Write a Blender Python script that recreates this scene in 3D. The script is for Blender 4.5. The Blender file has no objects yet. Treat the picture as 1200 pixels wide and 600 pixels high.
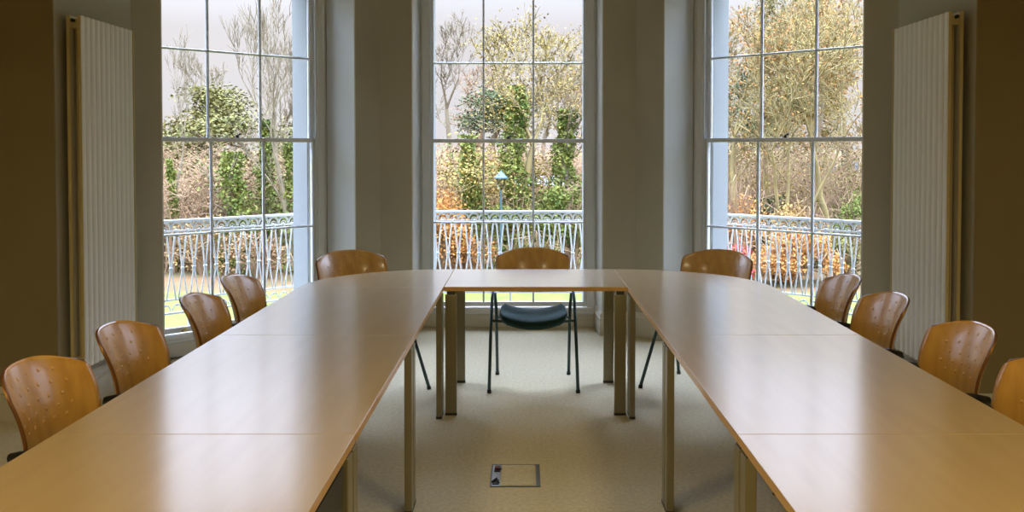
import bpy, bmesh, math, random
from mathutils import Vector, Matrix

# ------------------------------------------------------------------ camera, sky, sun, exposure
S = bpy.context.scene
COL = S.collection
PI = math.pi
F_PX, PITCH, CX, CY, CAM_H = 1122.0, 1.646, 616.0, 208.0, 1.50
cam = bpy.data.cameras.new('camera')
cam_o = bpy.data.objects.new('camera', cam); COL.objects.link(cam_o)
cam_o.location = (0, 0, CAM_H)
cam_o.rotation_euler = (math.radians(90 - PITCH), 0, 0)
cam.sensor_fit = 'HORIZONTAL'; cam.sensor_width = 36.0
cam.lens = F_PX / 1200 * 36
cam.shift_x = -(CX - 600) / 1200
cam.shift_y = -(300 - CY) / 1200
cam.clip_start = .05; cam.clip_end = 400
cam.dof.use_dof = False
S.camera = cam_o

S.view_settings.view_transform = 'Standard'
S.view_settings.look = 'None'
S.view_settings.gamma = 1
S.view_settings.use_curve_mapping = False
S.view_settings.exposure = 0.0
SKY_CAM = 0.80          # overcast sky radiance
SUN_E = 0.0001
LAMP_W = 27.0
LAMP_COL = (1.0, .82, .46)

w = bpy.data.worlds.new('overcast_sky'); S.world = w; w.use_nodes = True
nt = w.node_tree; nt.nodes.clear()
out = nt.nodes.new('ShaderNodeOutputWorld'); bg = nt.nodes.new('ShaderNodeBackground')
tc = nt.nodes.new('ShaderNodeTexCoord'); nz = nt.nodes.new('ShaderNodeTexNoise'); rp = nt.nodes.new('ShaderNodeValToRGB')
nz.inputs['Scale'].default_value = 3.0; nz.inputs['Detail'].default_value = 4
rp.color_ramp.elements[0].color = (.92, .87, .90, 1); rp.color_ramp.elements[0].position = .3
rp.color_ramp.elements[1].color = (1.0, .95, .98, 1); rp.color_ramp.elements[1].position = .7
nt.links.new(tc.outputs['Generated'], nz.inputs['Vector']); nt.links.new(nz.outputs['Fac'], rp.inputs['Fac'])
# overcast sky: darkest at the horizon, brighter and bluer towards the zenith
sep = nt.nodes.new('ShaderNodeSeparateXYZ'); gr = nt.nodes.new('ShaderNodeValToRGB'); mxc = nt.nodes.new('ShaderNodeMix')
mxc.data_type = 'RGBA'; mxc.blend_type = 'MULTIPLY'; mxc.inputs[0].default_value = 1
els = gr.color_ramp.elements
els[0].position = 0; els[0].color = (.285, .285, .285, 1)
els[1].position = .80; els[1].color = (5.0, 6.2, 8.2, 1)
for p_, c_ in ((.12, (.285, .285, .285)), (.18, (.37, .40, .44)), (.30, (.62, .73, .90)), (.38, (.86, 1.03, 1.30)), (.50, (3.7, 4.5, 5.8))):
    e_ = els.new(p_); e_.color = (*c_, 1)
nt.links.new(tc.outputs['Generated'], sep.inputs[0]); nt.links.new(sep.outputs['Z'], gr.inputs['Fac'])
nt.links.new(rp.outputs['Color'], mxc.inputs[6]); nt.links.new(gr.outputs['Color'], mxc.inputs[7])
nt.links.new(mxc.outputs[2], bg.inputs['Color']); bg.inputs['Strength'].default_value = SKY_CAM * 4
nt.links.new(bg.outputs['Background'], out.inputs['Surface'])

sl = bpy.data.lights.new('sun', 'SUN'); sl.energy = SUN_E; sl.angle = math.radians(35); sl.color = (1, .96, .9)
so = bpy.data.objects.new('sun', sl); COL.objects.link(so); so.rotation_euler = (math.radians(48), 0, math.radians(-12))

S.cycles.use_denoising = True
S.cycles.denoising_prefilter = 'ACCURATE'
S.cycles.denoising_input_passes = 'RGB_ALBEDO_NORMAL'
S.cycles.max_bounces = 10; S.cycles.diffuse_bounces = 6; S.cycles.glossy_bounces = 4
S.cycles.transparent_max_bounces = 24; S.cycles.transmission_bounces = 6
S.cycles.sample_clamp_indirect = 6
S.cycles.caustics_reflective = False; S.cycles.caustics_refractive = False

# ------------------------------------------------------------------ materials
def mat(name, col, rough=.5, spec=.5, metal=0, noise=None, bump=None, coat=0, coat_rough=.1, col2=None, stretch=None, sheen=0):
    m = bpy.data.materials.new(name); m.use_nodes = True
    n = m.node_tree.nodes; L = m.node_tree.links
    b = n['Principled BSDF']
    b.inputs['Base Color'].default_value = (*col, 1); b.inputs['Roughness'].default_value = rough
    b.inputs['Specular IOR Level'].default_value = spec; b.inputs['Metallic'].default_value = metal
    b.inputs['Coat Weight'].default_value = coat; b.inputs['Coat Roughness'].default_value = coat_rough
    b.inputs['Sheen Weight'].default_value = sheen
    t = n.new('ShaderNodeTexCoord'); mp = n.new('ShaderNodeMapping')
    L.new(t.outputs['Object'], mp.inputs['Vector'])
    if stretch: mp.inputs['Scale'].default_value = stretch
    if noise:
        nz = n.new('ShaderNodeTexNoise'); nz.inputs['Scale'].default_value = noise; nz.inputs['Detail'].default_value = 5
        r = n.new('ShaderNodeValToRGB')
        c2 = col2 or tuple(c * .8 for c in col)
        r.color_ramp.elements[0].color = (*c2, 1); r.color_ramp.elements[0].position = .35
        r.color_ramp.elements[1].color = (*col, 1); r.color_ramp.elements[1].position = .65
        L.new(mp.outputs['Vector'], nz.inputs['Vector']); L.new(nz.outputs['Fac'], r.inputs['Fac'])
        L.new(r.outputs['Color'], b.inputs['Base Color'])
    if bump:
        sc, st = bump
        nb = n.new('ShaderNodeTexNoise'); nb.inputs['Scale'].default_value = sc; nb.inputs['Detail'].default_value = 4
        bp = n.new('ShaderNodeBump'); bp.inputs['Strength'].default_value = st; bp.inputs['Distance'].default_value = .004
        L.new(mp.outputs['Vector'], nb.inputs['Vector']); L.new(nb.outputs['Fac'], bp.inputs['Height'])
        L.new(bp.outputs['Normal'], b.inputs['Normal'])
    return m

M = {}
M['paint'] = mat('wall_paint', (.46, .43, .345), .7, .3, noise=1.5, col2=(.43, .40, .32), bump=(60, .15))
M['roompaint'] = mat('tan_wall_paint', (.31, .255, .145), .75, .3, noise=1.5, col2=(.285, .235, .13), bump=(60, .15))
M['white'] = mat('white_gloss_paint', (.76, .79, .82), .35, .5)
M['cream'] = mat('cream_skirting_paint', (.66, .64, .56), .4, .5)
M['ceil'] = mat('ceiling_paint', (.72, .70, .64), .8, .2, bump=(40, .1))
M['carpet'] = mat('carpet', (.68, .60, .40), .95, .1, noise=55, col2=(.56, .49, .325), bump=(220, .9), sheen=.15)
M['top'] = mat('beech_laminate', (.56, .39, .195), .285, .95, coat=1.0, coat_rough=.17, noise=3.2, col2=(.52, .355, .172), stretch=(6, .55, 6))
M['topx'] = mat('beech_laminate_crosswise', (.56, .39, .195), .285, .95, coat=1.0, coat_rough=.17, noise=3.2, col2=(.52, .355, .172), stretch=(.55, 6, 6))
for k_ in ('top','topx'): M[k_].node_tree.nodes['Principled BSDF'].inputs['Coat IOR'].default_value = 1.75
M['edge'] = mat('beech_edging', (.80, .46, .15), .28, .6)
M['gmetal'] = mat('champagne_metal', (.33, .30, .19), .38, .6, metal=.4)
M['dmetal'] = mat('dark_leg_cap', (.05, .05, .05), .5)
M['black'] = mat('black_plastic', (.012, .012, .013), .45)
M['ply'] = mat('varnished_plywood', (.68, .365, .075), .285, .8, coat=.6, coat_rough=.14, noise=2.6, col2=(.56, .28, .05), stretch=(9, 9, 1.1))
M['plyedge'] = mat('plywood_edge', (.16, .06, .012), .4)
M['fabric'] = mat('dark_green_fabric', (.012, .058, .060), .7, .3, bump=(400, .3))
M['tube'] = mat('dark_green_tube', (.03, .075, .072), .35, .6)
M['radiator'] = mat('radiator_enamel', (.78, .76, .72), .35, .5)
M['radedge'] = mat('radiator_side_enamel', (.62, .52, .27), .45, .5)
M['raddark'] = mat('radiator_fins', (.25, .20, .09), .6)
M['brass'] = mat('brass', (.62, .42, .12), .3, .5, metal=.9)
M['steel'] = mat('brushed_steel', (.42, .45, .47), .35, .5, metal=.7)
M['steelframe'] = mat('dull_steel', (.10, .115, .12), .5, .5)
M['rail'] = mat('railing_paint', (.46, .47, .46), .45, .4)
M['masonry'] = mat('outer_reveal_paint', (.25, .265, .26), .7, .3)
M['stone'] = mat('sill_stone', (.20, .21, .20), .8, .2, noise=12)
M['grass'] = mat('lawn_grass', (.10, .105, .022), .95, .1, noise=3, col2=(.07, .085, .02), bump=(30, 1))
M['litter'] = mat('leaf_litter', (.13, .075, .035), 1, .1, noise=1.3, col2=(.08, .062, .027), bump=(8, 1))
M['red'] = mat('red_cable_plug', (.25, .01, .01), .4)
M['teal'] = mat('teal_painted_metal', (.03, .07, .075), .5)
M['render'] = mat('pale_render', (.34, .33, .33), .8, .2)
M['slate'] = mat('slate_roof', (.14, .17, .18), .7)

m = bpy.data.materials.new('window_glass'); m.use_nodes = True; n = m.node_tree.nodes; L = m.node_tree.links; n.clear()
o_ = n.new('ShaderNodeOutputMaterial'); tr = n.new('ShaderNodeBsdfTransparent'); gl = n.new('ShaderNodeBsdfGlossy')
fr = n.new('ShaderNodeFresnel'); fr.inputs['IOR'].default_value = 1.3; mx = n.new('ShaderNodeMixShader')
gl.inputs['Roughness'].default_value = .02; tr.inputs['Color'].default_value = (.97, .98, .98, 1)
L.new(fr.outputs[0], mx.inputs[0]); L.new(tr.outputs[0], mx.inputs[1]); L.new(gl.outputs[0], mx.inputs[2]); L.new(mx.outputs[0], o_.inputs[0])
M['glass'] = m

def emis(name, col, st):
    m = bpy.data.materials.new(name); m.use_nodes = True
    b = m.node_tree.nodes['Principled BSDF']; b.inputs['Base Color'].default_value = (*col, 1)
    b.inputs['Emission Color'].default_value = (*col, 1); b.inputs['Emission Strength'].default_value = st
    return m

def leafmat(name, c1, c2, c3=None):
    m = bpy.data.materials.new(name); m.use_nodes = True
    n = m.node_tree.nodes; L = m.node_tree.links; b = n['Principled BSDF']
    b.inputs['Roughness'].default_value = .8; b.inputs['Specular IOR Level'].default_value = .2
    t = n.new('ShaderNodeTexCoord'); nz = n.new('ShaderNodeTexNoise'); nz.inputs['Scale'].default_value = 2.2; nz.inputs['Detail'].default_value = 6
    nz.inputs['Roughness'].default_value = .8
    r = n.new('ShaderNodeValToRGB'); r.color_ramp.elements[0].position = .38; r.color_ramp.elements[1].position = .62
    r.color_ramp.elements[0].color = (*c1, 1); r.color_ramp.elements[1].color = (*c2, 1)
    if c3:
        e = r.color_ramp.elements.new(.5); e.color = (*c3, 1)
    L.new(t.outputs['Object'], nz.inputs['Vector']); L.new(nz.outputs['Fac'], r.inputs['Fac']); L.new(r.outputs['Color'], b.inputs['Base Color'])
    L.new(r.outputs['Color'], b.inputs['Base Color'])
    return m
LM = {
 'yellow': leafmat('yellow_leaves', (.144, .110, .026), (.288, .190, .043)),
 'olive': leafmat('olive_leaves', (.068, .068, .017), (.160, .137, .036)),
 'green': leafmat('ivy_leaves', (.044, .080, .013), (.168, .167, .033)),
 'dark': leafmat('evergreen_leaves', (.036, .053, .018), (.080, .095, .033)),
 'orange': leafmat('orange_leaves', (.256, .099, .023), (.400, .190, .053)),
 'brown': leafmat('brown_leaves', (.176, .099, .046), (.272, .160, .076)),
 'rust': leafmat('rust_leaves', (.216, .129, .040), (.320, .205, .066)),
 'red': leafmat('red_petals', (.320, .015, .026), (.400, .046, .046)),
 'moss': leafmat('moss', (.128, .144, .033), (.176, .167, .053)),
}
M['bark'] = mat('grey_bark', (.192, .152, .099), .95, .1, noise=4, col2=(.136, .110, .069))
M['barky'] = mat('mossy_pale_bark', (.248, .190, .079), .95, .1, noise=4, col2=(.160, .125, .056))
M['twig'] = mat('brown_twigs', (.248, .163, .096), .95, .1, noise=2, col2=(.168, .110, .063))

# ------------------------------------------------------------------ mesh helpers
class MB:
    def __init__(s): s.v = []; s.f = []; s.mi = []
    def add(s, vs, fs, mi=0):
        b = len(s.v); s.v.extend([tuple(p) for p in vs]); s.f.extend([tuple(i + b for i in f) for f in fs]); s.mi.extend([mi] * len(fs))
    def box(s, x0, x1, y0, y1, z0, z1, mi=0):
        s.add([(x0,y0,z0),(x1,y0,z0),(x1,y1,z0),(x0,y1,z0),(x0,y0,z1),(x1,y0,z1),(x1,y1,z1),(x0,y1,z1)],
              [(0,3,2,1),(4,5,6,7),(0,1,5,4),(1,2,6,5),(2,3,7,6),(3,0,4,7)], mi)
    def prism(s, poly, z0, z1, mi=0):
        a = sum(poly[i][0]*poly[(i+1)%len(poly)][1]-poly[(i+1)%len(poly)][0]*poly[i][1] for i in range(len(poly)))
        if a < 0: poly = poly[::-1]
        k = len(poly)
        s.add([(x,y,z0) for x,y in poly]+[(x,y,z1) for x,y in poly],
              [tuple(range(k-1,-1,-1)), tuple(range(k,2*k))]+[(i,(i+1)%k,k+(i+1)%k,k+i) for i in range(k)], mi)
    def tube(s, pts, rad, sides=8, mi=0, cap=True):
        pts = [Vector(p) for p in pts]; k = len(pts)
        if not hasattr(rad, '__len__'): rad = [rad]*k
        up = None; vs = []
        for i, p in enumerate(pts):
            d = (pts[min(i+1,k-1)]-pts[max(i-1,0)]).normalized()
            if up is None:
                up = Vector((0,0,1)) if abs(d.z) < .9 else Vector((1,0,0))
            a = (up - d*up.dot(d)).normalized(); up = a; b = d.cross(a)
            for j in range(sides):
                t = 2*PI*j/sides; vs.append(p + (a*math.cos(t)+b*math.sin(t))*rad[i])
        fs = [(i*sides+j, i*sides+(j+1)%sides, (i+1)*sides+(j+1)%sides, (i+1)*sides+j) for i in range(k-1) for j in range(sides)]
        if cap: fs += [tuple(range(sides-1,-1,-1)), tuple((k-1)*sides+j for j in range(sides))]
        s.add(vs, fs, mi)
    def ball(s, c, r, mi=0, nu=8, nv=5, sq=(1,1,1)):
        vs=[(c[0],c[1],c[2]-r*sq[2])]; fs=[]
        for i in range(1,nv):
            ph=-PI/2+PI*i/nv
            for j in range(nu):
                t=2*PI*j/nu; vs.append((c[0]+r*sq[0]*math.cos(ph)*math.cos(t),c[1]+r*sq[1]*math.cos(ph)*math.sin(t),c[2]+r*sq[2]*math.sin(ph)))
        vs.append((c[0],c[1],c[2]+r*sq[2])); T=len(vs)-1
        for j in range(nu):
            fs.append((0,1+(j+1)%nu,1+j)); fs.append((T,1+(nv-2)*nu+j,1+(nv-2)*nu+(j+1)%nu))
            for i in range(nv-2): fs.append((1+i*nu+j,1+i*nu+(j+1)%nu,1+(i+1)*nu+(j+1)%nu,1+(i+1)*nu+j))
        s.add(vs,fs,mi)
    def build(s, name, mats, parent=None, smooth=False, bevel=0, subd=0):
        me = bpy.data.meshes.new(name); me.from_pydata(s.v, [], s.f)
        if not isinstance(mats, (list, tuple)): mats = [mats]
        for m_ in mats: me.materials.append(m_)
        me.polygons.foreach_set('material_index', s.mi)
        if smooth:
            me.polygons.foreach_set('use_smooth', [True]*len(me.polygons))
        me.update()
        o = bpy.data.objects.new(name, me); COL.objects.link(o)
        if parent: o.parent = parent
        if bevel:
            b = o.modifiers.new('bevel', 'BEVEL'); b.width = bevel; b.segments = 2; b.limit_method = 'ANGLE'
        if subd:
            b = o.modifiers.new('sub', 'SUBSURF'); b.levels = subd; b.render_levels = subd
        return o

def empty(name, loc=(0,0,0), rz=0, label=None, cat=None, group=None, kind=None):
    o = bpy.data.objects.new(name, None); COL.objects.link(o); o.location = loc; o.rotation_euler = (0,0,rz)
    o.empty_display_size = .1
    return tag(o, label, cat, group, kind)
def tag(o, label=None, cat=None, group=None, kind=None):
    if label: o['label'] = label
    if cat: o['category'] = cat
    if group: o['group'] = group
    if kind: o['kind'] = kind
    return o
def copy_tree(o, kids, parent=None):
    c = o.copy(); COL.objects.link(c); c.parent = parent
    for ch in kids.get(o.name, []): copy_tree(ch, kids, c)
    return c
def kids_of(root):
    d = {}
    def rec(o):
        d[o.name] = [c for c in COL.objects if c.parent == o]
        for c in d[o.name]: rec(c)
    rec(root); return d

# ------------------------------------------------------------------ room plan (camera stands at x=0, y=0)
CEIL = 3.5
R2 = math.sqrt(.5)
# opening origin on the interior face, rotation about z, opening width
WIN = {'left': ((-2.450, 6.446), PI/4, 1.570), 'back': ((-.919, 7.720), 0, 1.544), 'right': ((1.080, 7.528), -PI/4, 1.645)}
CL, CR = (-1.176, 7.72), (.888, 7.72)      # concave corners between the facets
EL, ER = (-2.591, 6.305), (2.405, 6.203)   # where the facets meet the radiator walls
ML, MR = 5.28, 5.13                        # where the bay opens into the room
TH = .72
def wl(key, s, nn):
    (ox, oy), a, W = WIN[key]; c, sn = math.cos(a), math.sin(a)
    return (ox + c*s - sn*nn, oy + sn*s + c*nn)
def jamb(key, side):
    W = WIN[key][2]
    pts = [(0,0),(.02,.36),(.02,.50),(.12,.50),(.12,TH)]
    return [wl(key, (p[0] if side == 0 else W-p[0]), p[1]) for p in pts]
def struct(name, mb, m, **k):
    return tag(mb.build(name, m, **k), kind='structure')

ycl = 7.72 + TH
xo_r = (CR[0]+CR[1]+TH/R2) - ycl; xo_l = ycl - (CL[1]-CL[0]+TH/R2)
SR, SL = ER[0]+TH, EL[0]-TH
b = MB(); b.prism([CR]+jamb('back',1)[0:]+[(xo_r, ycl)]+jamb('right',0)[::-1], 0, CEIL); 
struct('wall_pier_right', b, M['paint'])
b = MB(); b.prism([CL]+jamb('left',1)+[(xo_l, ycl)]+jamb('back',0)[::-1], 0, CEIL)
struct('wall_pier_left', b, M['paint'])
XE = 4.6
b = MB(); b.prism([ER]+jamb('right',1)+[(SR, CR[0]+CR[1]+TH/R2-SR),(SR,MR+.35),(XE,MR+.35),(XE,MR),(ER[0],MR)], 0, CEIL)
struct('wall_right', b, M['paint'])
b = MB(); b.prism([EL]+jamb('left',0)+[(SL, CL[1]-CL[0]+TH/R2+SL),(SL,ML+.35),(-XE,ML+.35),(-XE,ML),(EL[0],ML)], 0, CEIL)
struct('wall_left', b, M['paint'])
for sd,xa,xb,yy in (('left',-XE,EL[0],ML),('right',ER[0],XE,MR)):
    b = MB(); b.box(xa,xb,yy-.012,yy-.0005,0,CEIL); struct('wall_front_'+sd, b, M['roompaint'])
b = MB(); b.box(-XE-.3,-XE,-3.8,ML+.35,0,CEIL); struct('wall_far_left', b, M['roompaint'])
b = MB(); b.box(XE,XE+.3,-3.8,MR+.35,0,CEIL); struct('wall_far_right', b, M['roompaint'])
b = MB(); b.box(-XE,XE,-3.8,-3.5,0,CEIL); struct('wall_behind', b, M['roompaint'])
WT = 3.00     # window head
for key in WIN:
    W = WIN[key][2]
    b = MB(); b.prism([wl(key,0,0),wl(key,W,0),wl(key,W-.02,.5),wl(key,W-.12,.5),wl(key,W-.12,TH),wl(key,.12,TH),wl(key,.12,.5),wl(key,.02,.5)], WT, CEIL)
    struct('wall_above_window_'+key, b, M['paint'])
    b = MB(); b.prism([wl(key,.01,.37),wl(key,W-.01,.37),wl(key,W-.01,TH),wl(key,.01,TH)], 0, .13)
    struct('wall_below_window_'+key, b, M['cream'])
FLP = [(-XE-.3,-3.8),(XE+.3,-3.8),(XE+.3,MR+.35),(SR,MR+.35),(SR, CR[0]+CR[1]+TH/R2-SR),(xo_r,ycl),(xo_l,ycl),(SL, CL[1]-CL[0]+TH/R2+SL),(SL,ML+.35),(-XE-.3,ML+.35)]
b = MB(); b.prism(FLP, -.12, 0); struct('floor', b, M['carpet'])
b = MB(); b.prism(FLP, CEIL, CEIL+.2); struct('ceiling', b, M['ceil'])

# skirting boards: profile swept along the plan
def skirt(name, path, h=.19):
    prof = [(0,0),(.028,0),(.028,h*.72),(.020,h*.76),(.026,h*.82),(.022,h*.92),(.008,h),(0,h)]
    pts = [Vector((p[0],p[1],0)) for p in path]; k = len(pts); vs=[]; fs=[]
    for i,p in enumerate(pts):
        def nrm(a,b_): d=(b_-a).normalized(); return Vector((d.y,-d.x,0))
        if i==0: nv = nrm(pts[0],pts[1]); sc=1
        elif i==k-1: nv=nrm(pts[-2],pts[-1]); sc=1
        else:
            n1,n2=nrm(pts[i-1],p),nrm(p,pts[i+1]); nv=(n1+n2).normalized(); sc=1/max(.3,nv.dot(n1))
        for (q,z) in prof: vs.append(p+nv*q*sc+Vector((0,0,z)))
    m_=len(prof)
    for i in range(k-1):
        for j in range(m_): fs.append((i*m_+j,i*m_+(j+1)%m_,(i+1)*m_+(j+1)%m_,(i+1)*m_+j))
    fs += [tuple(range(m_-1,-1,-1)), tuple((k-1)*m_+j for j in range(m_))]
    b=MB(); b.add(vs,fs); struct(name,b,M['cream'])
skirt('baseboard_left', [(-XE,ML-.012),(EL[0],ML-.012),EL,wl('left',0,0),wl('left',.02,.36)])
skirt('baseboard_pier_left', [wl('left',WIN['left'][2]-.02,.36),wl('left',WIN['left'][2],0),CL,wl('back',0,0),wl('back',.02,.36)])
skirt('baseboard_pier_right', [wl('back',WIN['back'][2]-.02,.36),wl('back',WIN['back'][2],0),CR,wl('right',0,0),wl('right',.02,.36)])
skirt('baseboard_right', [wl('right',WIN['right'][2]-.02,.36),wl('right',WIN['right'][2],0),ER,(ER[0],MR-.012),(XE,MR-.012)])

# ------------------------------------------------------------------ windows
def make_window(key, idx):
    (ox,oy),a,W = WIN[key]
    root = empty('window_%d'%idx, (ox,oy,0), a, kind='structure')
    x0,x1 = .022,W-.022
    b = MB()                                  # box frame with inner bead
    for sx,(p,q) in ((1,(x0,x0+.085)),(-1,(x1-.085,x1))):
        b.box(p,q,.375,.498,.132,WT-.002)
        ip = q if sx==1 else p-.012
        b.box(ip,ip+.012,.385,.40,.18,WT-.085)
        bp = p+.018 if sx==1 else q-.030
        b.box(bp,bp+.012,.367,.375,.132,WT-.06)
    b.box(x0+.085,x1-.085,.375,.498,WT-.075,WT-.002)
    b.build('window_frame', M['white'], root, bevel=.003)
    for sx in (0,1):                          # painted lining boards of the reveal
        b = MB(); k_=[(.0,.002),(.020,.358),(.030,.358),(.010,.002)] 
        b.prism([((p if sx==0 else W-p),q) for p,q in k_],.19,WT-.012); b.build('jamb_lining', M['white'], root)
    b = MB(); b.box(x0,x1,.345,.40,.132,.165); b.box(x0+.01,x1-.01,.352,.372,.108,.132); b.build('window_board', M['white'], root, bevel=.006)
    for sx in (0,1):
        b = MB(); p,q=(.1205,.128) if sx==0 else (W-.128,W-.1205); b.box(p,q,.502,TH-.002,.126,WT-.003); b.build('outer_lining', M['masonry'], root)
    b = MB(); b.box(.125,W-.125,.50,TH+.14,.06,.125); b.build('stone_sill', M['stone'], root, bevel=.006)
    g0,g1 = x0+.085,x1-.085
    def sash(name, y, z0, z1, bot, top, rows):
        b = MB(); d=.036
        b.box(g0,g0+.028,y,y+d,z0,z1); b.box(g1-.028,g1,y,y+d,z0,z1)
        b.box(g0+.028,g1-.028,y,y+d,z0,z0+bot); b.box(g0+.028,g1-.028,y,y+d,z1-top,z1)
        gx0,gx1,gz0,gz1 = g0+.028,g1-.028,z0+bot,z1-top
        for i in (1,2):
            c=gx0+(gx1-gx0)*i/3; b.prism([(c-.003,y+.001),(c+.003,y+.001),(c+.0085,y+.019),(c+.0085,y+d-.004),(c-.0085,y+d-.004),(c-.0085,y+.019)],gz0,gz1)
        for i in range(1,rows):
            c=gz0+(gz1-gz0)*i/rows; sec=[(y+.0015,c-.003),(y+.0015,c+.003),(y+.019,c+.0085),(y+d-.006,c+.0085),(y+d-.006,c-.0085),(y+.019,c-.0085)]
            b.add([(gx0,p,q) for p,q in sec]+[(gx1,p,q) for p,q in sec],[tuple(range(5,-1,-1)),tuple(range(6,12))]+[(j,(j+1)%6,6+(j+1)%6,6+j) for j in range(6)])
        o = b.build(name, M['white'], root, bevel=.002)
        b = MB(); b.box(gx0-.004,gx1+.004,y+.017,y+.019,gz0-.004,gz1+.004); b.build('glass_pane', M['glass'], o)
        return o
    lo = sash('lower_sash', .405, .166, 1.592, .040, .030, 2)
    up = sash('upper_sash', .448, 1.565, WT-.076, .030, .04, 2)
    c = (g0+g1)/2
    b = MB(); b.tube([(c,.43,1.59),(c,.43,1.606)],.012,10); b.tube([(c-.012,.43,1.606),(c+.020,.43,1.618)],.0065,8); b.ball((c+.022,.43,1.62),.009)
    o = b.build('sash_catch', M['black'], lo, smooth=True)
    for fx in (.17,.83):
        c = g0+(g1-g0)*fx
        b = MB(); b.box(c-.022,c+.022,.400,.4048,.172,.184); b.tube([(c,.402,.182),(c,.384,.186),(c,.378,.200)],[.008,.007,.006],8); b.ball((c,.378,.203),.010)
        b.build('sash_lift', M['brass'], lo, smooth=True)
for i,k in enumerate(('left','back','right')): make_window(k,i+1)

# ------------------------------------------------------------------ radiators
def radiator(loc, sgn, length, label):
    # local: x = towards the room, y along the wall (far = +), face at x=+.115 from the wall
    root = empty('column_radiator', loc, 0, label, 'radiator', 'tall white vertical radiators beside the bay windows')
    z0,z1 = .27,2.25; nF=11; p=length/nF
    def panel(name, xf, th, flutes, m_):
        b = MB()
        if flutes:
            poly=[(xf-th,0)]
            for i in range(nF):
                y=i*p
                poly += [(xf-.012,y+.0005),(xf-.006,y+p*.12),(xf-.001,y+p*.28),(xf,y+p*.5),(xf-.001,y+p*.72),(xf-.006,y+p*.88),(xf-.012,y+p-.0005)]
            poly += [(xf-th,length)]
            b.prism([(sgn*x,y) for x,y in poly], z0, z1, 0)
        else: b.box(min(sgn*(xf-th),sgn*xf),max(sgn*(xf-th),sgn*xf),0,length,z0,z1)
        return b.build(name, m_, root)
    def bx(b,a,c,*r): b.box(min(sgn*a,sgn*c),max(sgn*a,sgn*c),*r)
    panel('front_panel', .115, .016, True, M['radiator'])
    panel('back_panel', .053, .016, False, M['radiator'])
    b = MB()
    bx(b,.098,.1155,-.006,0,z0,z1); bx(b,.036,.054,-.006,0,z0,z1); bx(b,.098,.1155,length,length+.006,z0,z1); bx(b,.036,.054,length,length+.006,z0,z1)
    b.build('side_edge', M['radedge'], root)
    b = MB(); 
    for zz in (z0+.03,z1-.05): bx(b,.054,.098,.004,length-.004,zz-.02,zz+.03)
    bx(b,.072,.078,.03,length-.03,z0+.02,z1-.03)
    b.build('header_tube', M['radedge'], root)
    b = MB(); b.tube([(sgn*.076,-.002,z1-.03),(sgn*.076,-.022,z1-.03)],.010,10); b.build('bleed_valve', M['black'], root)
    for zz in (.6,1.9):
        for yy in (.12,length-.12): b = MB(); bx(b,0,.037,yy-.02,yy+.02,zz-.03,zz+.03); b.build('wall_bracket', M['radedge'], root)
    for yy in (.05, length-.05):
        b = MB(); b.tube([(sgn*.076,yy,z0+.02),(sgn*.076,yy,.0)],.008,8); pp=b.build('pipe', M['brass'], root)
        b = MB(); b.tube([(sgn*.076,yy,.20),(sgn*.076,yy,.25)],.016,10); b.tube([(sgn*.076,yy,.225),(sgn*.125,yy,.225)],[.012,.016],10); b.build('valve', M['brass'], pp)
radiator((EL[0],5.352,0), 1, .715, 'tall white fluted radiator left of the left window')
radiator((ER[0],5.205,0), -1, .785, 'tall white fluted radiator right of the right window')

# ------------------------------------------------------------------ ceiling lamps of the room
M['diff'] = emis('lamp_diffuser', (1,.78,.5), 1.0)
for i,(x,y,lb) in enumerate(((-1.5,1.8,'near left'),(1.5,1.8,'near right'),(-1.5,-1.2,'rear left'),(1.5,-1.2,'rear right'))):
    r = empty('ceiling_light', (x,y,CEIL), 0, 'square ceiling light panel, %s of the room behind the camera'%lb, 'ceiling light', 'square ceiling light panels')
    b = MB(); b.box(-.31,.31,-.31,.31,-.05,0); b.build('housing', M['white'], r, bevel=.004)
    b = MB(); b.box(-.28,.28,-.28,.28,-.054,-.05); b.build('diffuser', M['diff'], r)
    l = bpy.data.lights.new('lamp','AREA'); l.size=.55; l.spread=math.radians(140); l.energy=LAMP_W; l.color=LAMP_COL
    lo = bpy.data.objects.new('lamp', l); COL.objects.link(lo); lo.parent=r; lo.location=(0,0,-.06)

# ------------------------------------------------------------------ tables
TH_T, TZ = .025, .73
LO, LI, RI, RO, Y0, TW, TM = -1.277, -.461, .573, 1.392, 6.166, .80, 1.396
LEGA, LEGB = .064, .030
def leg_mesh():
    b = MB(); b.box(-LEGA/2,LEGA/2,-LEGB/2,LEGB/2,.010,.672)
    return b
def tleg(root, x, y, along):
    # along: 0 = long side of the section along x, 1 = along y
    b = MB(); a,c=(LEGA/2,LEGB/2) if along==0 else (LEGB/2,LEGA/2)
    b.box(x-a,x+a,y-c,y+c,.010,.684)
    o = b.build('leg', M['gmetal'], root, bevel=.003)
    b = MB(); b.box(x-a-.001,x+a+.001,y-c-.001,y+c+.001,0,.014); b.build('foot', M['dmetal'], o)
    b = MB(); b.box(x-a*.7,x+a*.7,y-c*.7,y+c*.7,.684,TZ-TH_T); b.build('spacer', M['dmetal'], o)
    return o
def ttop(root, poly, m_):
    b = MB(); b.prism(poly, TZ-TH_T, TZ, 1); 
    k=len(poly)
    o = b.build('tabletop', [m_, M['edge']], root)
    for pol in o.data.polygons:
        if abs(pol.normal.z) > .9: pol.material_index = 0
    bv = o.modifiers.new('bevel','BEVEL'); bv.width=.0012; bv.segments=2; bv.limit_method='ANGLE'; bv.material=0
    return o
def rails(root, x0,x1,y0,y1):
    b = MB(); z0,z1=.682,.7045
    b.box(x0,x1,y0,y0+.025,z0,z1); b.box(x0,x1,y1-.025,y1,z0,z1); b.box(x0,x0+.025,y0+.026,y1-.026,z0,z1); b.box(x1-.025,x1,y0+.026,y1-.026,z0,z1)
    b.build('underframe', M['dmetal'], root)
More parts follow.
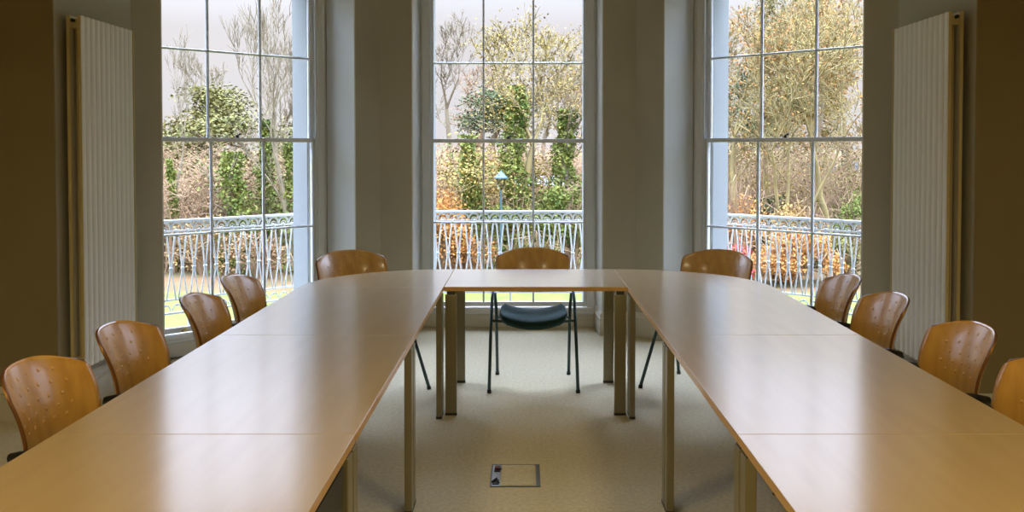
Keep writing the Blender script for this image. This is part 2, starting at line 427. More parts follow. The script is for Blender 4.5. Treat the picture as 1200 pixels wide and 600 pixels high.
def rect_table(name,x0,x1,y0,y1,label,m_,along,grp):
    cx,cy=(x0+x1)/2,(y0+y1)/2; hx,hy=(x1-x0)/2,(y1-y0)/2
    r = empty(name,(cx,cy,0),0,label,'table',grp)
    ttop(r,[(-hx,-hy),(hx,-hy),(hx,hy),(-hx,hy)],m_)
    a,c=(LEGA/2,LEGB/2) if along==0 else (LEGB/2,LEGA/2)
    for sx in (-1,1):
        for sy in (-1,1): tleg(r,sx*(hx-a-.006),sy*(hy-c-.006),along)
    rails(r,-hx+.16,hx-.16,-hy+.16,hy-.16)
    return r
G='beech tables joined in a horseshoe'
e=.0012
rect_table('meeting_table',LI+e,RI-e,Y0-TW,Y0,'short beech table across the head of the horseshoe, in front of the middle window',M['topx'],0,G)
for nm,(x0,x1) in {'left':(LO,LI-e),'right':(RI+e,RO)}.items():
    ya=Y0-TW
    for k,d in ((0,'farthest'),(1,'middle'),(2,'nearest')):
        rect_table('meeting_table',x0,x1,ya-TM*(k+1)+e,ya-TM*k-e,'%s rectangular beech table along the %s side of the horseshoe'%(d,nm),M['top'],1,G)
    # quarter-round corner table
    s = -1 if nm=='left' else 1
    xi = x1 if nm=='left' else x0
    R = TW-e; r = empty('corner_table',(xi,ya,0),0,'rounded beech corner table at the back %s of the horseshoe'%nm,'table',G)
    wx = (x1-x0)
    poly=[(0,e)]+[(s*wx*math.cos(t),e+R*math.sin(t)) for t in [PI/2*i/32 for i in range(33)]]
    ttop(r,poly,M['top'])
    tleg(r,s*(LEGB/2+.006),e+LEGA/2+.006,1); tleg(r,s*(wx-LEGB/2-.02),e+LEGA/2+.006,1); tleg(r,s*(LEGB/2+.006),R-LEGA/2-.01,1)
    b=MB(); b.box(min(s*.05,s*(wx-.08)),max(s*.05,s*(wx-.08)),.16,.185,.682,.7045); b.box(min(s*.16,s*.185),max(s*.16,s*.185),.19,R-.12,.682,.7045); b.build('underframe',M['dmetal'],r)
    if nm=='left':
        for o in list(COL.objects):
            if o.get('label','').startswith('nearest') and 'left' in o.get('label',''):
                b=MB(); b.add([(.15,.20,.68),(.396,.20,.68),(.396,.585,.68),(.15,.585,.68),(.22,.32,.58),(.392,.32,.58),(.392,.57,.50),(.22,.57,.50)],
                    [(0,1,2,3),(7,6,5,4),(0,4,5,1),(1,5,6,2),(2,6,7,3),(3,7,4,0)]); b.build('cable_tray',M['black'],o)

# ------------------------------------------------------------------ floor box in the carpet
r = empty('floor_box',(-.047,4.369,0),0,'carpet-lidded steel floor socket box in the middle of the floor','floor box')
b=MB(); hx,hy=.113,.15
b.box(-hx,hx,-hy,-hy+.008,0,.004); b.box(-hx,hx,hy-.008,hy,0,.004); b.box(-hx,-hx+.006,-hy+.008,hy-.008,0,.004); b.box(hx-.018,hx,-hy+.008,hy-.008,0,.005)
b.build('steel_frame',M['steelframe'],r)
b=MB(); b.box(-hx+.048,hx-.021,-hy+.012,hy-.012,0,.005); b.build('lid',M['carpet'],r)
b=MB(); b.box(-hx+.006,-hx+.046,-hy+.008,hy-.008,0,.003); f_=b.build('cable_flap',M['steel'],r)
b=MB(); b.tube([(-hx+.030,.085,.004),(-hx+.030,.085,.009)],.016,10,0); b.box(-hx+.014,-hx+.042,.045,.125,.003,.006); b.build('cable_hole',M['black'],f_)
b=MB(); b.box(-hx+.018,-hx+.034,.07,.09,.009,.014); b.build('red_plug',M['red'],f_)
b=MB(); b.tube([(-hx+.012,-.10,.004),(-hx+.028,-.075,.012),(-hx+.036,-.11,.004)],.008,8); b.box(-hx+.010,-hx+.040,-.125,-.065,.003,.006); b.build('handle',M['black'],f_)

# ------------------------------------------------------------------ chairs
def backrest_pt(u, v):
    # u -1..1 across, v 0..1 up; the chair faces -y, back at y ~ +.36
    z0, z1 = .543, .834
    v = max(v, 0); au = abs(u)
    k = min(1, max(0, v-.116)/.784); k = k*k*(3-2*k)
    hw = .2396 + .0071*k
    tc_ = max(0, v-.88)/.12; bc_ = max(0, .14-v)/.14
    hw *= 1 - .0534*tc_**2.4 - .09*bc_**2
    ztop = z1 - .0473*au**2.67
    z = z0 + .012*au**2 + (ztop-z0-.012*au**2)*v
    y = .330 + .0196*v + .0697*v**2.29 - (.0623+.0384*v)*au**2.29
    return Vector((u*hw, y, z))
def make_chair():
    root = empty('conference_chair')
    # backrest shell
    NU,NV=28,22; b=MB(); fr=[];bk=[]
    def P(u,v):
        p=backrest_pt(u,v); e_=1e-3
        n_=(backrest_pt(u+e_,v)-backrest_pt(u-e_,v)).cross(backrest_pt(u,v+e_)-backrest_pt(u,v-e_)).normalized()
        return p,n_
    # rounded outline: pull corners
    def uv(i,j):
        u=-1+2*i/NU; v=j/NV
        return u,v
    vs=[];
    for side in (0,1):
        for j in range(NV+1):
            for i in range(NU+1):
                u,v=uv(i,j); p,n_=P(u,v); vs.append(p-n_*(.0055 if side else -.0055))
    W1=NU+1; T=W1*(NV+1); fs=[];mi=[]
    for j in range(NV):
        for i in range(NU):
            a=j*W1+i; fs.append((a,a+1,a+W1+1,a+W1)); mi.append(0)
            a+=T; fs.append((a,a+W1,a+W1+1,a+1)); mi.append(0)
    rim=[i for i in range(W1)]+[j*W1+NU for j in range(1,NV+1)]+[NV*W1+i for i in range(NU-1,-1,-1)]+[j*W1 for j in range(NV-1,0,-1)]
    for q in range(len(rim)):
        a,c=rim[q],rim[(q+1)%len(rim)]; fs.append((a,a+T,c+T,c)); mi.append(1)
    b.v=[tuple(p) for p in vs]; b.f=fs; b.mi=mi
    # pressed dimples
    for rI,(v,k) in enumerate(((.34,5),(.46,6),(.58,5),(.72,6),(.86,5))):
        for q in range(k):
            u=-.62+1.24*(q+.5*(rI%2==0))/(5.0)
            if abs(u)>.7: continue
            vv=v-.035*abs(u); p,n_=P(u,vv); 
            if n_.y>0: n_=-n_
            p=p-n_*.0;ring=[];a_=Vector((1,0,0))-n_*n_.x; a_.normalize(); c_=n_.cross(a_)
            for (rr,hh) in ((.0070,.0057),(.0055,.0068),(.003,.0073)):
                for t in range(8):
                    an=2*PI*t/8; ring.append(p+n_*hh+(a_*math.cos(an)+c_*math.sin(an))*rr)
            f2=[(s_*8+t,s_*8+(t+1)%8,(s_+1)*8+(t+1)%8,(s_+1)*8+t) for s_ in (0,1) for t in range(8)]+[tuple(16+t for t in range(8))]
            b.add(ring,f2,0)
    b.build('backrest',[M['ply'],M['plyedge']],root,smooth=True)
    # seat cushion
    b=MB(); NU,NV=14,12; vs=[]
    def seat(u,v,side):
        hw=.222-.012*(v**2)
        # rounded plan corners
        m_=1-.10*max(0,abs(v*2-1)-.7)/.3*abs(u)**3
        x=u*hw*m_; y=-.215+.46*v
        y+= .02*abs(u)**3*(1 if v<.5 else -1)*abs(2*v-1)
        zt=.452+.024*u*u-.012*math.sin(PI*v)- .004*v - .026*max(0,(.22-v)/.22)**2
        zt += .020*u*u
        if side: return (x,y,zt)
        return (x*.96,y*.95,zt-.052)
    for side in (1,0):
        for j in range(NV+1):
            for i in range(NU+1): vs.append(seat(-1+2*i/NU,j/NV,side))
    W1=NU+1;T=W1*(NV+1);fs=[]
    for j in range(NV):
        for i in range(NU):
            a=j*W1+i; fs.append((a,a+1,a+W1+1,a+W1)); a+=T; fs.append((a,a+W1,a+W1+1,a+1))
    rim=[i for i in range(W1)]+[j*W1+NU for j in range(1,NV+1)]+[NV*W1+i for i in range(NU-1,-1,-1)]+[j*W1 for j in range(NV-1,0,-1)]
    for q in range(len(rim)):
        a,c=rim[q],rim[(q+1)%len(rim)]; fs.append((a,a+T,c+T,c))
    b.v=vs;b.f=fs;b.mi=[0]*len(fs)
    b.build('seat',M['fabric'],root,smooth=True,subd=1)
    # frame
    for s_ in (-1,1):
        b=MB(); r_=.0105
        b.tube([(s_*.274,-.244,.012),(s_*.272,.03,.40),(s_*.268,.115,.53),(s_*.262,.165,.585),(s_*.250,.240,.598),(s_*.215,.325,.590),(s_*.16,.352,.575),(s_*.11,.355,.575)],r_,10)
        o=b.build('front_leg',M['tube'],root,smooth=True)
        b=MB(); b.tube([(s_*.274,-.246,0),(s_*.274,-.240,.02)],.0135,10); b.build('glide',M['black'],o)
        b=MB(); b.tube([(s_*.238,.244,.012),(s_*.240,.20,.25),(s_*.243,.155,.47),(s_*.252,.165,.56)],r_,10)
        o=b.build('rear_leg',M['tube'],root,smooth=True)
        b=MB(); b.tube([(s_*.238,.246,0),(s_*.238,.241,.02)],.0135,10); b.build('glide',M['black'],o)
        b=MB(); b.tube([(s_*.266,-.03,.612),(s_*.267,.0,.617),(s_*.266,.10,.618),(s_*.262,.18,.616),(s_*.250,.25,.612),(s_*.230,.318,.602)],[.010,.020,.024,.024,.022,.014],10)
        b.build('armrest',M['black'],root,smooth=True)
    b=MB(); b.tube([(-.272,.032,.400),(-.17,.034,.393),(.17,.034,.393),(.272,.032,.400)],.009,8)
    b.tube([(-.241,.17,.40),(-.17,.17,.398),(.17,.17,.398),(.241,.17,.40)],.009,8)
    b.box(-.17,-.14,-.08,.2,.388,.400); b.box(.14,.17,-.08,.2,.388,.400)
    b.build('seat_support',M['tube'],root,smooth=False)
    return root
chair = make_chair(); KD = kids_of(chair)
def back_center_offset(th):  # local back top centre (0,.40) -> world
    return Vector((-.40*math.sin(th)*1, .40*math.cos(th),0))
# (back top centre x, y, facing angle from -y, counter-clockwise), label
CH = [
 (-1.582,2.997, 89.6,'curved wooden chair nearest the camera on the left side of the tables'),
 (-1.586,3.640, 89.3,'curved wooden chair second from the camera on the left side of the tables'),
 (-1.552,4.386, 91.8,'curved wooden chair third from the camera on the left side of the tables'),
 (-1.580,5.068, 89.2,'curved wooden chair at the left side farthest from the camera, before the rounded corner'),
 (-1.192,6.336, 34,'curved wooden chair at the rounded back left corner table'),
 (.049,6.510, 0,'curved wooden chair facing the camera at the middle of the head table'),
 (1.310,6.370,-34,'curved wooden chair at the rounded back right corner table'),
 (1.742,5.068,-90.4,'curved wooden chair at the right side farthest from the camera, before the rounded corner'),
 (1.725,4.413,-88.7,'curved wooden chair third from the camera on the right side, counting the cropped one'),
 (1.737,3.640,-88.9,'curved wooden chair second from the camera on the right side, beside the cropped one'),
 (1.725,2.997,-89,'curved wooden chair cut off by the right edge of the photo'),
]
for i,(bx_,by_,th,lb) in enumerate(CH):
    c = chair if i==0 else copy_tree(chair,KD)
    t = math.radians(th)
    # local +y (back) rotates to (-sin t, cos t)
    c.location = (bx_+.40*math.sin(t), by_-.40*math.cos(t), 0); c.rotation_euler=(0,0,t)
    tag(c,lb,'chair','curved plywood chairs around the tables')

# ------------------------------------------------------------------ balcony
OFF=1.30
yB=7.72+OFF; kR=CR[0]+CR[1]+OFF/R2; kL=CL[1]-CL[0]+OFF/R2
cR=(kR-yB,yB); cL=(yB-kL,yB); xR=ER[0]+OFF; eR=(xR,kR-xR); xL=EL[0]-OFF; eL=(xL,kL+xL)
o2=OFF+.06; y2=7.72+o2; k2R=CR[0]+CR[1]+o2/R2; k2L=CL[1]-CL[0]+o2/R2
b=MB(); b.prism([(SL+.02,SL+k2L-OFF/R2-.02),(xL-.1,k2L+xL-.1),(y2-k2L,y2),(k2R-y2,y2),(xR+.1,k2R-xR-.1),(SR-.02,k2R-SR-OFF/R2),(xo_r,ycl+.003),(xo_l,ycl+.003)],-.16,0)
tag(b.build('balcony_floor',M['stone']),kind='structure')
def railing(p0,p1,label):
    d=Vector((p1[0]-p0[0],p1[1]-p0[1],0)); Ln=d.length; a=math.atan2(d.y,d.x)
    root=empty('balcony_railing',(p0[0],p0[1],0),a,label,'railing','white iron railings of the balcony')
    n_=round(Ln/.0985); p=Ln/n_
    b=MB(); b.box(.008,Ln-.008,-.020,.020,.905,.928); b.build('handrail',M['rail'],root,bevel=.004)
    b=MB(); b.box(.008,Ln-.008,-.010,.010,.826,.840)
    for i in range(n_):
        c=(i+.5)*p
        b.tube([(c+p*.5*math.cos(t),0,.848+.055*math.sin(t)) for t in [PI*j/8 for j in range(9)]],.010,5)
        b.tube([(c+p*.23*math.cos(t),0,.842+.026*math.sin(t)) for t in [PI*j/6 for j in range(7)]],.004,4)
    b.build('top_scroll_band',M['rail'],root)
    b=MB(); b.box(.008,Ln-.008,-.010,.010,.150,.166); b.box(.008,Ln-.008,-.010,.010,.262,.276)
    for i in range(n_):
        c=(i+.5)*p
        b.tube([(c+p*.42*math.cos(t),0,.178+.05*math.sin(t)) for t in [PI*j/8 for j in range(9)]],.006,5)
        b.ball((c,0,.225),.012)
    for c in (.05,Ln/2,Ln-.05): b.box(c-.008,c+.008,-.012,.012,0,.150)
    b.build('bottom_scroll_band',M['rail'],root)
    b=MB(); zt,zm,zb=.826,.527,.276
    for s_ in (-1,1):
        b.tube([(s_*.013,0,zt),(s_*.024,0,zt-.10),(s_*(p*.5-.007),0,zm+.03),(s_*(p*.5-.006),0,zm-.03),(s_*.020,0,zb+.06),(s_*.012,0,zb)],.0074,6)
        b.ball((s_*(p*.5-.004),0,zm),.015,0,6,4)
    b.ball((0,0,zt+.008),.017); b.box(-.013,.013,-.006,.006,zt-.03,zt)
    first=b.build('baluster',M['rail'],root,smooth=True)
    first.location=(p*.5,0,0)
    for i in range(1,n_):
        c=first.copy(); COL.objects.link(c); c.parent=root; c.location=((i+.5)*p,0,0)
    return root
railing(eL,cL,'white ironwork balcony railing seen through the left window')
railing(cL,cR,'white ironwork balcony railing seen through the middle window')
railing(cR,eR,'white ironwork balcony railing seen through the right window')

# ------------------------------------------------------------------ outdoors
GZ=-1.0
def ground_z(x,y):
    if y<17: return GZ
    t=min(1,(y-17)/25); return GZ+2.6*t*t*(3-2*t)*.9+.12*math.sin(x*.7)*min(1,(y-17)/4)
b=MB(); xs=[-40+2*i for i in range(46)]; ys=[9+.0*0,13,16.6]; 
b.box(-45,50,8.0,16.8,GZ-.3,GZ); tag(b.build('lawn',M['grass']),kind='structure')
b=MB(); NX,NY=60,40; vs=[];fs=[]
for j in range(NY+1):
    for i in range(NX+1):
        x=-50+105*i/NX; y=16.6+70*(j/NY)**1.5; vs.append((x,y,ground_z(x,y)+(.005 if y>16.8 else -.005)))
for j in range(NY):
    for i in range(NX):
        a=j*(NX+1)+i; fs.append((a,a+1,a+NX+2,a+NX+1))
b.add(vs,fs); tag(b.build('ground_bank',M['litter'],smooth=True),kind='structure')

def at(px,Y): return (px-CX)/F_PX*Y
def zpx(py,Y): return CAM_H-(py-175.5)*Y/F_PX

def leafquads(b, pts, size, rnd, mi=0):
    for p in pts:
        s_=size*rnd.uniform(.6,1.25)
        a=Vector((rnd.gauss(0,1),rnd.gauss(0,1),rnd.gauss(0,1))).normalized()
        c=Vector((rnd.gauss(0,1),rnd.gauss(0,1),rnd.gauss(0,1))); c=(c-a*c.dot(a)).normalized()
        p=Vector(p)
        b.add([p-a*s_*.5,p+c*s_*.33,p+a*s_*.5,p-c*s_*.33],[(0,1,2,3)],mi)

def grow(b, p, d, ln, r, depth, rnd, tips, spread=.5, up=.15, minr=.008, nb=(2,3), thinpts=None):
    n_=4; pts=[p]; rad=[r]; dd=d.copy(); q=p.copy()
    for i in range(n_):
        dd=(dd+Vector((rnd.gauss(0,.10),rnd.gauss(0,.10),rnd.gauss(0,.06)+up*.15))).normalized()
        q=q+dd*(ln/n_); pts.append(q.copy()); rad.append(r*(1-.38*(i+1)/n_))
    b.tube(pts,rad,6 if r>.06 else (4 if r>.02 else 3),0,cap=False)
    tips.extend(pts[1:] if depth<=1 else [])
    if depth==0: return
    k=rnd.randint(*nb)
    for i in range(k):
        ax=Vector((rnd.gauss(0,1),rnd.gauss(0,1),rnd.gauss(0,.4))); ax=(ax-dd*ax.dot(dd)).normalized()
        nd=(dd+ax*spread*rnd.uniform(.6,1.3)+Vector((0,0,up))).normalized()
        grow(b,q.copy(),nd,ln*rnd.uniform(.62,.82),max(minr,rad[-1]*.72),depth-1,rnd,tips,spread,up,minr,nb)
    # side shoots along the branch
    for i in range(1,n_):
        if rnd.random()<.7:
            ax=Vector((rnd.gauss(0,1),rnd.gauss(0,1),rnd.gauss(0,.4))); ax=(ax-dd*ax.dot(dd)).normalized()
            nd=(dd*.6+ax*spread*1.5+Vector((0,0,up))).normalized()
            grow(b,pts[i].copy(),nd,ln*.5,max(minr,rad[i]*.45),max(0,depth-2),rnd,tips,spread,up,minr,nb)

def tree(px,Y,top_py,seed,label,bark='bark',leaves=None,nleaf=0,lsize=.10,ivy=0,ivy_py=None,spread=.5,depth=4,r=.10,lean=0,stem_frac=.3,kind='tree',group='woodland trees beyond the lawn',cat='tree',up=.15,minr=.010,stems=1,wide=1,ivw=1.0):
    rnd=random.Random(seed); x=at(px,Y); gz=ground_z(x,Y)
    H=zpx(top_py,Y)-gz
    root=empty(kind,(x,Y,gz),0,label,cat,group)
    root.scale=(wide,wide,1)
    b=MB(); tips=[]
    for s_ in range(stems):
        tot=sum(.72**k for k in range(depth+1)); ln=H*(1-stem_frac)/tot*1.05
        d0=Vector((lean+rnd.gauss(0,.05)+(0 if stems==1 else (s_-(stems-1)/2)*.22),rnd.gauss(0,.05),1)).normalized()
        base=Vector(((s_-(stems-1)/2)*.12,0,-.15)); st=H*stem_frac
        pts=[base+d0*st*k/5+Vector((rnd.gauss(0,.03),rnd.gauss(0,.03),0))*(k>0) for k in range(6)]
        rr=r*(1 if stems==1 else .75)
        b.tube(pts,[rr*(1.25-.35*k/5) for k in range(6)],8,0,cap=False)
        grow(b,pts[-1].copy(),d0,ln,rr*.88,depth,rnd,tips,spread,up,minr)
    b.build('trunk',M[bark],root,smooth=True)
    if nleaf and leaves:
        lb=MB(); P_=[]
        for k in range(nleaf):
            t=rnd.choice(tips); P_.append((t.x+rnd.gauss(0,.16),t.y+rnd.gauss(0,.16),t.z+rnd.gauss(0,.14)))
        leafquads(lb,P_,lsize,rnd); lb.build('foliage',LM[leaves],root)
    if ivy:
        ib=MB(); h1=zpx(ivy_py,Y)-gz; P_=[]
        for k in range(ivy):
            hh=rnd.uniform(0,1)**.8*h1; a_=rnd.uniform(0,2*PI); wv=ivw*.44*(1-.62*(hh/h1)**.8)*(1+.28*math.sin(hh*4.1+seed+a_)+.22*math.sin(hh*9.3+2*a_+seed*2)); rr=wv*math.sqrt(rnd.uniform(.15,1))*rnd.choice((1,1,1,1.25))
            P_.append((lean*hh+rr*math.cos(a_)+.05*math.sin(hh*2),rr*math.sin(a_),hh))
        leafquads(ib,P_,.075,rnd); ib.build('ivy',LM['green'],root)
    return root

def shrub(px,Y,wid,top_py,seed,label,leaves,nleaf,lsize=.08,name='shrub',cat='shrub',group='shrubs along the edge of the wood',z0=None,twigs=60,bark='twig',dens=.85):
    rnd=random.Random(seed); x=at(px,Y); gz=ground_z(x,Y) if z0 is None else z0; H=zpx(top_py,Y)-gz
    root=empty(name,(x,Y,gz),0,label,cat,group)
    b=MB()
    for k in range(twigs):
        a_=rnd.uniform(0,2*PI); rr=rnd.uniform(.2,1)*wid*.5; h=H*rnd.uniform(.45,1)*(1-.35*(rr/(wid*.5))**2)
        e_=Vector((rr*math.cos(a_),rr*math.sin(a_)*.7,h)); m1=Vector((e_.x*.35,e_.y*.35,h*.55))
        e2=e_+Vector((rnd.gauss(0,.2),rnd.gauss(0,.2),rnd.uniform(-.35,.05)*H*.5))
        b.tube([(e_.x*.12,e_.y*.12,-.05),m1,e_,e2],[.016,.012,.008,.005],3,cap=False)
    b.build('stems',M[bark],root)
    lb=MB(); P_=[]
    blobs=[(rnd.uniform(-.36,.36)*wid,rnd.uniform(-.25,.25)*wid,rnd.uniform(.25,.78)*H,rnd.uniform(.16,.28)*min(wid,H*1.3)) for _ in range(9)]
    for k in range(nleaf):
        q=rnd.choice(blobs); v_=Vector((rnd.gauss(0,1),rnd.gauss(0,1),rnd.gauss(0,1))).normalized()*q[3]*rnd.uniform(.45,1.05)
        z=max(.02,q[2]+v_.z)
        P_.append((q[0]+v_.x,q[1]+v_.y,min(z,H)))
    leafquads(lb,P_,lsize,rnd); lb.build('foliage',LM[leaves],root)
    return root

# thickets that close off the view at the foot of the wood
def thicket(px,Y,wid,top_py,seed,label,leaves,nleaf,ntwig=300,bark='twig'):
    rnd=random.Random(seed); x=at(px,Y); gz=ground_z(x,Y); H=zpx(top_py,Y)-gz
    root=empty('thicket',(x,Y,gz),0,label,'thicket','thickets of bare twigs at the foot of the wood')
    b=MB(); tw=[]
    for k in range(ntwig):
        px_=rnd.uniform(-.5,.5)*wid; py_=rnd.uniform(-.9,.9); h=H*rnd.betavariate(2,1.6)*1.12; dx=rnd.gauss(0,.8); dy=rnd.gauss(0,.2)
        pts=[(px_+dx*t_**1.5,py_+dy*t_,h*(1.55*t_-.62*t_*t_)) for t_ in (0,.25,.5,.75,1,1.15)]
        pts=[(p[0]+rnd.gauss(0,.04),p[1],p[2]-.03) for p in pts]
        b.tube(pts,[.015,.013,.011,.009,.007,.005],3,cap=False); tw.append(pts)
        for q in range(3):
            p=Vector(rnd.choice(pts[1:])); e_=p+Vector((rnd.gauss(0,.28),rnd.gauss(0,.1),rnd.gauss(.12,.18))); b.tube([p,(p+e_)/2+Vector((0,0,.04)),e_],[.007,.006,.004],3,cap=False)
    b.build('stems',M[bark],root)
    lb=MB(); P_=[]
    for k in range(nleaf):
        p=rnd.choice(rnd.choice(tw)); P_.append((p[0]+rnd.gauss(0,.18),p[1]+rnd.gauss(0,.1),max(.02,p[2]+rnd.gauss(0,.12))))
    leafquads(lb,P_,.062,rnd); lb.build('foliage',LM[leaves],root)
TK=[(190,19.5,2.2,196,'brown','low at the left edge of the left window',2600,300),(212,22,2.6,168,'brown','tall in the left third of the left window',2600,300),(248,20.5,2.2,196,'rust','low before the olive tree of the left window',2600,240),
 (283,21.5,2.4,178,'olive','in the middle of the left window',4000,200),(322,20.6,2.0,190,'olive','low in the right third of the left window',3600,200),(345,22,2.4,176,'olive','at the right edge of the left window',3600,200),
 (505,20,1.8,196,'orange','at the left edge of the middle window',3000,200),(530,23.5,2.4,168,'rust','behind the orange beech bush of the middle window',3600,220),(575,26,2.8,170,'rust','behind the lamp post',3600,260),(648,28,3.2,170,'brown','behind the shelter',2600,300),(688,23,2.0,182,'rust','at the right edge of the middle window',2600,240),
 (842,22,2.4,160,'yellow','at the left edge of the right window',4600,160),(880,25.5,2.8,158,'rust','in the left third of the right window',4600,160),(922,28,3.2,160,'olive','behind the forked tree of the right window',5500,160),(962,25,2.6,186,'yellow','before the pale building',3200,160),(1006,23.5,2.4,160,'olive','at the right end of the right window',4600,160)]
for i,(px,Y,wd,tp,lv,ds,nl,ntw) in enumerate(TK):
    thicket(px,Y,wd,tp,100+i,'%s thicket of twigs %s'%({'brown':'brown','rust':'tawny','orange':'orange leaved','olive':'olive green','yellow':'yellow leaved'}[lv],ds),lv,nl,ntw)

# left window
tree(201,19.0,52,1,'slender bare tree against the sky at the left of the left window',depth=5,r=.045,spread=.34,stem_frac=.34,minr=.006,up=.25,wide=.75,ivy=2000,ivy_py=186,ivw=.45)
tree(291,27,80,2,'broad olive green tree in the middle of the left window','bark','olive',12000,.075,spread=.95,depth=5,r=.09,stem_frac=.2,up=.05,wide=1.55)
tree(276,18.8,172,3,'ivy covered trunk low in the middle of the left window','bark','green',300,.07,ivy=3200,ivy_py=178,depth=2,r=.07)
tree(314,19.4,14,4,'tall bare tree with ivy to the right in the left window',ivy=3200,ivy_py=140,depth=5,r=.07,spread=.36,stem_frac=.3,up=.3,minr=.007,ivw=.7)
tree(343,19.0,20,5,'tall bare tree with ivy beside the right jamb of the left window',ivy=2400,ivy_py=165,depth=5,r=.07,spread=.36,stem_frac=.25,up=.3,minr=.007,ivw=.7)
tree(262,31,72,6,'thin leaning bare tree behind the olive tree of the left window',depth=5,r=.08,lean=-.10,spread=.5)
tree(240,34,124,7,'low bare tree far back in the left window',bark='twig',depth=5,r=.08,spread=.7,stem_frac=.15,wide=1.8)
tree(325,31,60,8,'tall fine bare tree far back at the right of the left window',depth=6,r=.08,spread=.4,stem_frac=.25,up=.25)
tree(228,29,122,9,'low olive tree left of the broad olive tree in the left window','bark','olive',3500,.075,spread=.9,depth=4,r=.08,stem_frac=.2,up=0,wide=1.5)
shrub(238,18.6,1.3,250,61,'tawny bush at the lawn edge in the left window','rust',1300,.055)
shrub(306,18.3,1.4,268,62,'orange brown bush at the lawn edge in the left window','brown',1300,.055)
# middle window
tree(530,28,14,11,'tall bare tree at the left of the middle window',depth=6,r=.10,spread=.45,stem_frac=.3)
tree(540,18.6,98,12,'yellow leaved tree with arching branches at the left of the middle window','barky','yellow',5200,.052,depth=5,r=.06,spread=.9,stem_frac=.26,up=-.03,wide=1.25)
tree(553,18.9,165,13,'ivy clad trunk left of the lamp post in the middle window','bark','green',400,.08,ivy=3000,ivy_py=158,depth=2,r=.08,ivw=.75)
tree(604,19.3,22,14,'big ivy clad tree with sparse yellow leaves in the middle window','barky','yellow',2200,.065,ivy=4800,ivy_py=100,depth=6,r=.11,spread=.62,stem_frac=.30)
tree(664,19.9,62,15,'ivy clad tree at the right of the middle window','bark','rust',500,.07,ivy=4200,ivy_py=128,depth=5,r=.08,spread=.6,stem_frac=.4)
tree(578,33,98,16,'dark evergreen crown behind the middle window trees','bark','dark',6000,.08,depth=5,r=.10,spread=.9,stem_frac=.35,up=0,wide=1.5)
tree(642,29,30,17,'tall yellowing tree behind the ivy clad tree of the middle window','bark','yellow',1500,.07,depth=6,r=.09,spread=.55,stem_frac=.28)
tree(560,38,70,18,'broad bare tree farthest back in the middle window',bark='twig',depth=6,r=.12,spread=.7,stem_frac=.18,wide=1.4)
tree(690,36,80,19,'bare brown tree far back at the right of the middle window',bark='twig',depth=6,r=.12,spread=.65,stem_frac=.2)
shrub(512,17.9,1.7,206,63,'orange beech bush at the left of the middle window','orange',5200,.06)
shrub(545,18.0,1.2,272,64,'low orange bush beside the ivy in the middle window','orange',1700,.055)
shrub(668,19.4,1.6,200,65,'dense green ivy bush at the right of the middle window','green',6000,.07)
shrub(606,18.8,1.2,226,66,'green ivy bush behind the middle chair','green',3600,.065)
shrub(632,18.2,1.0,268,67,'yellow green bush at the lawn edge in the middle window','olive',1500,.055)
# right window
tree(868,21,2,21,'pale leaning tree at the left of the right window','barky','orange',1600,.065,depth=6,r=.07,spread=.55,stem_frac=.26,lean=-.12)
tree(898,24,-6,22,'straight mossy tree in the left third of the right window','barky','olive',2600,.065,depth=6,r=.08,spread=.5,stem_frac=.25)
tree(925,20.5,2,23,'forked yellow barked tree in the centre of the right window','barky','yellow',1500,.06,depth=5,r=.065,spread=.6,stem_frac=.2,stems=3)
tree(975,21.5,-6,24,'pale trunked tree leaning left in the right window','barky','orange',2600,.065,depth=6,r=.08,spread=.55,stem_frac=.26,lean=-.14)
tree(1003,24,-6,25,'brown leaved tree at the right end of the right window','barky','orange',2600,.07,depth=6,r=.08,spread=.55,stem_frac=.26)
tree(955,28,-10,26,'tall brown leaved tree behind the right window trees','bark','orange',3200,.08,depth=6,r=.09,spread=.6)
tree(855,29,62,27,'dark green tree behind the pale leaning tree','bark','dark',9000,.09,depth=5,r=.12,spread=.8,stem_frac=.18)
tree(915,31,66,28,'olive green tree in the background of the right window','bark','olive',9000,.09,depth=5,r=.12,spread=.8,stem_frac=.18)
tree(990,33,76,29,'yellow green tree in the background at the right end of the right window','bark','yellow',7000,.09,depth=5,r=.12,spread=.8,stem_frac=.18)
shrub(900,21.5,1.2,214,68,'dark evergreen bush in the left third of the right window','dark',3600,.07)
shrub(1002,20,1.2,212,69,'bright green bush at the right end of the right window','green',2400,.065)
shrub(925,17.8,2.0,268,70,'broad orange bush low in the middle of the right window','orange',4600,.06)
shrub(880,17.6,1.2,290,71,'orange bush left of the broad orange bush in the right window','orange',1600,.055)
shrub(985,18,1.6,272,72,'yellow green bush low at the right of the right window','olive',2600,.06)
shrub(862,19.2,1.5,186,74,'orange and yellow leaved bush at the left edge of the right window','orange',3800,.06)
shrub(945,19,1.3,222,75,'tawny bush beneath the forked tree of the right window','rust',2600,.06)
shrub(868,12.5,.55,250,73,'red flowering bush at the left of the right window','red',420,.05,twigs=24)

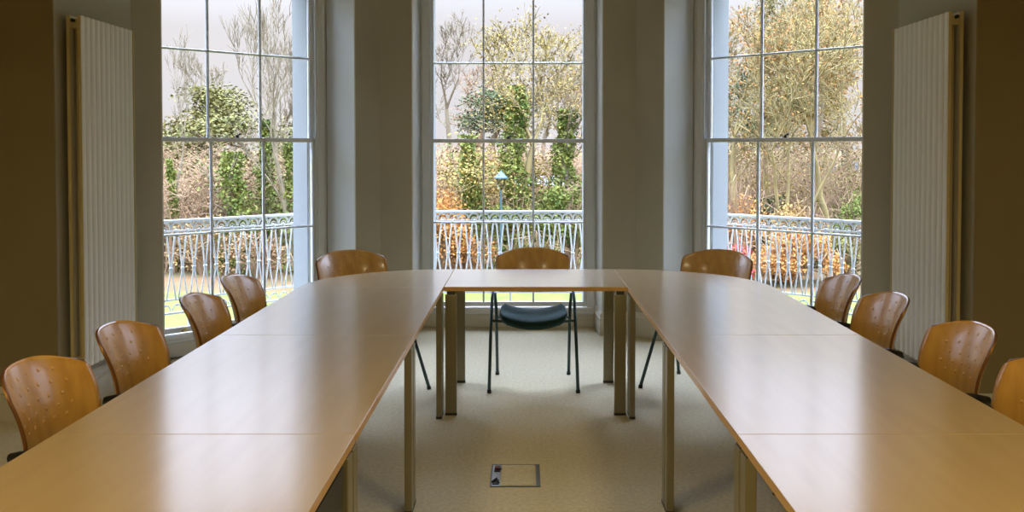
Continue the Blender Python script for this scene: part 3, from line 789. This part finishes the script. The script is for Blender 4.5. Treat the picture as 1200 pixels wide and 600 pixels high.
# lamp post
x,Y=at(587,17.9),17.9; gz=ground_z(x,Y)
r=empty('lamp_post',(x,Y,gz),0,'teal lamp post on the lawn edge in the middle window','lamp post')
H=zpx(206,Y)-gz
b=MB(); b.tube([(0,0,-.05),(0,0,.15),(0,0,.18),(0,0,H-.25)],[.05,.045,.025,.02],10); b.build('post',M['teal'],r)
b=MB(); b.tube([(0,0,H-.25),(0,0,H-.22),(0,0,H-.05)],[.035,.06,.085],8); b.build('lantern',M['glass'],r)
b=MB(); b.tube([(0,0,H-.05),(0,0,H-.03),(0,0,H+.06),(0,0,H+.09)],[.13,.13,.04,.015],10); b.build('lamp_cap',M['teal'],r)
# shelter
x,Y=at(634,24.5),24.5; gz=ground_z(x,Y)
r=empty('garden_shelter',(x,Y,gz),0,'teal framed open garden shelter behind the trees in the middle window','shelter')
zt=zpx(206,Y)-gz
b=MB(); b.add([(-.85,-.5,zt-.22),(.85,-.5,zt-.22),(.85,.5,zt-.22),(-.85,.5,zt-.22),(-.6,0,zt),(.6,0,zt)],[(0,1,5,4),(1,2,5),(2,3,4,5),(3,0,4),(3,2,1,0)]); b.build('roof',M['slate'],r)
for sx in (-.75,.75):
    for sy in (-.4,.4):
        b=MB(); b.box(sx-.04,sx+.04,sy-.04,sy+.04,-.1,zt-.22); b.build('post',M['teal'],r)
b=MB(); b.box(-.7,.7,.1,.35,.40,.45); b.box(-.65,-.6,.1,.35,0,.4); b.box(.6,.65,.1,.35,0,.4); b.box(-.7,.7,.34,.38,.5,.85); b.build('bench',M['teal'],r)
# pale building behind the trees of the right window
x,Y=at(962,34),34; gz=ground_z(x,Y); zt=zpx(206,Y)-gz
r=empty('garden_pavilion',(x,Y,gz),0,'low pale building glimpsed behind the trees of the right window','building')
b=MB(); b.box(-1.5,1.5,-1,1,-.2,zt-.3); b.build('wall',M['render'],r)
b=MB(); b.add([(-1.65,-1.15,zt-.3),(1.65,-1.15,zt-.3),(1.65,1.15,zt-.3),(-1.65,1.15,zt-.3),(-1.3,0,zt+.1),(1.3,0,zt+.1)],[(0,1,5,4),(1,2,5),(2,3,4,5),(3,0,4),(3,2,1,0)]); b.build('roof',M['render'],r)
for sx in (-.8,0,.8):
    b=MB(); b.box(sx-.2,sx+.2,-1.02,-.998,.2,zt-.6); b.build('window',M['slate'],r)
